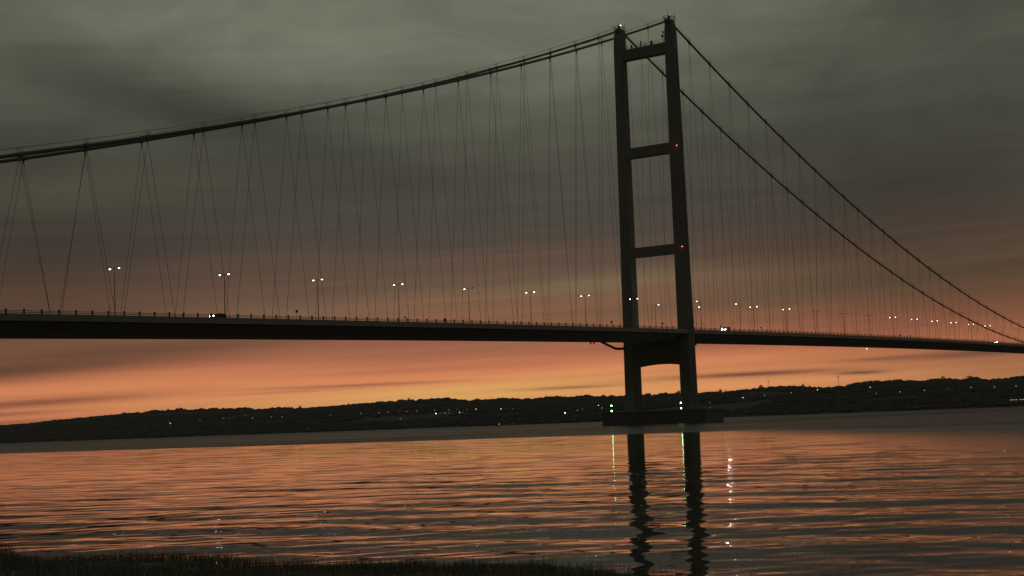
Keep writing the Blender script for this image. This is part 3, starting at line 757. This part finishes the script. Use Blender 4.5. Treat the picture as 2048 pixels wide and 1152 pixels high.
for i in range(nw):
    lam = 0.55*(7.5/0.55)**(i/(nw-1))
    th = rad(wv.normal(80, 18) if lam > 2 else wv.normal(64, 30))      # compass bearing of travel
    kx, ky = math.sin(th)*2*PI/lam, math.cos(th)*2*PI/lam
    slope = 0.0030+0.0044*math.exp(-(math.log(lam/3.5)/0.42)**2)
    amp = slope*lam/(2*PI)
    fade = np.clip((lam/cell-2.5)/2.5, 0, 1)
    g = 0.5+1.0*np.clip(0.5+0.5*np.sin(X*wv.uniform(-.22, .22)+Y*wv.uniform(-.22, .22)+wv.uniform(0, 6.28)), 0, 1)
    near = np.interp(RR, [0, 70, 130], [1.35, 1.35, 1.0]) if lam < 2 else np.interp(RR, [0, 45, 80], [0.95, 0.9, 1.0])
    Z += near*amp*fade*g*np.sin(kx*X+ky*Y+wv.uniform(0, 6.28))
edgef = np.clip((345-RR)/15, 0, 1)*np.clip((rad(29)-np.abs(AA-rad(56.3)))/rad(2), 0, 1)
Z *= edgef*np.interp(RR, [0, 28, 48, 80, 130, 190, 260, 400], [1.1, 1.1, 0.8, 0.42, 0.26, 0.45, 0.62, 0.62])
structure(gridmesh('river_water', X, Y, Z, WM), 'calm rippled river near the bank reflecting the orange sky')
ow = gridmesh('river', *np.meshgrid(np.array([-520., -100, 300, 800, 1412]), np.array([-3000., -1000, 0, 1500, 7000]), indexing='ij'), np.full((5, 5), -0.07), WM)
structure(ow, 'wide wind ruffled river beyond the calm strip')

# ------------------------------------------------------------------ near bank and its grass
bx = np.concatenate([np.arange(-484.0, -500, -0.5), np.arange(-500, -560, -3), [-700, -1200]]); by = np.concatenate([[-3000, -800, -400], np.arange(-330, -180, 0.8), [-100, 300, 1500, 4000, 7000]])
BX, BY = np.meshgrid(bx, by, indexing='ij')
def bank_edge(y): return np.interp(y, [-300, -267, -262, -258, -253, -248, -200], [-491.6, -490.6, -489.3, -488.3, -487.4, -487.1, -486.9])
def zbank(x, y):
    d = bank_edge(y)+0.5-x+0.9*np.sin(y*0.31)+0.6*np.sin(y*0.83+1)
    return np.where(d < 0, d*0.12-0.06, np.minimum(d*0.05, 0.62))
BZ = zbank(BX, BY)+nr.normal(0, .015, BX.shape)-.03
structure(gridmesh('bank', BX, BY, BZ, M['mud']), 'dark muddy river bank in the foreground')
def blades(n, sampler, hmin, hmax, wd):
    x, y = sampler(n); z = np.maximum(zbank(x, y), -0.25)-.04
    h = nr.uniform(hmin, hmax, n)*(0.8+0.25*np.sin(x*1.7+y*0.9)*np.sin(y*1.3)+0.3*np.sin(x*3.9-y*2.3)*np.sin(y*3.1+x))*(1+0.5*(nr.random(n) > .95)); a = nr.uniform(0, 2*PI, n)
    lx, ly = nr.normal(0, .12, n)*h, nr.normal(0, .12, n)*h
    w = wd*nr.uniform(.6, 1.3, n); cx, cy = np.cos(a)*w, np.sin(a)*w
    v = np.stack([np.stack([x-cx, y-cy, z], -1), np.stack([x+cx, y+cy, z], -1),
                  np.stack([x-cx*.7+lx*.4, y-cy*.7+ly*.4, z+h*.55], -1), np.stack([x+cx*.7+lx*.4, y+cy*.7+ly*.4, z+h*.55], -1),
                  np.stack([x+lx, y+ly, z+h], -1)], 1)
    return v.reshape(-1, 3)
def blade_obj(v, name, label):
    n = len(v)//5; base = np.arange(n)*5
    tri = np.stack([base, base+1, base+3, base, base+3, base+2, base+2, base+3, base+4], -1).reshape(-1, 3)
    me = bpy.data.meshes.new(name); me.vertices.add(len(v)); me.vertices.foreach_set('co', v.astype('f').ravel())
    me.loops.add(tri.size); me.loops.foreach_set('vertex_index', tri.ravel().astype('i'))
    me.polygons.add(len(tri)); me.polygons.foreach_set('loop_start', np.arange(0, tri.size, 3).astype('i'))
    me.update(calc_edges=True); me.materials.append(M['grass'])
    o = bpy.data.objects.new(name, me); COL.objects.link(o); tag(o, label, 'grass', None, 'stuff'); return o
def s_dense(n):
    y = nr.uniform(-292, -228, n); return bank_edge(y)-nr.uniform(0, 1, n)**1.2*7.5+0.35*np.sin(y*0.7)+0.3*np.sin(y*2.1+1)+0.2*np.sin(y*4.7)+nr.gamma(1.2, .35, n), y
def s_sparse(n):
    y = nr.uniform(-285, -225, n); return bank_edge(y)-0.2+nr.gamma(1.3, 0.85, n)*(1.2+0.8*np.sin(y*0.9)), y
v1 = blades(210000, s_dense, .07, .20, .0032)
blade_obj(v1, 'marsh_grass', 'dark marsh grass covering the near bank')
v2 = blades(16000, s_sparse, .10, .26, .0025)
blade_obj(v2, 'shallow_water_grass', 'sparse thin grass stems standing in the shallows')

# ------------------------------------------------------------------ thin dusk haze over the estuary
hz = MB().box(-1300, 6100, -3100, 7100, -12, 175).build('haze', bpy.data.materials.new('haze'))
hm = hz.data.materials[0]; hm.use_nodes = True; hn = hm.node_tree; hn.nodes.clear()
pv = hn.nodes.new('ShaderNodeVolumePrincipled'); ho = hn.nodes.new('ShaderNodeOutputMaterial')
pv.inputs['Color'].default_value = (0.9, 0.9, 0.88, 1); pv.inputs['Density'].default_value = 5e-5; pv.inputs['Anisotropy'].default_value = 0.2
hn.links.new(pv.outputs[0], ho.inputs['Volume']); hz['kind'] = 'stuff'; hz['label'] = 'thin dusk haze hanging over the estuary'
C.cycles.volume_bounces = 0
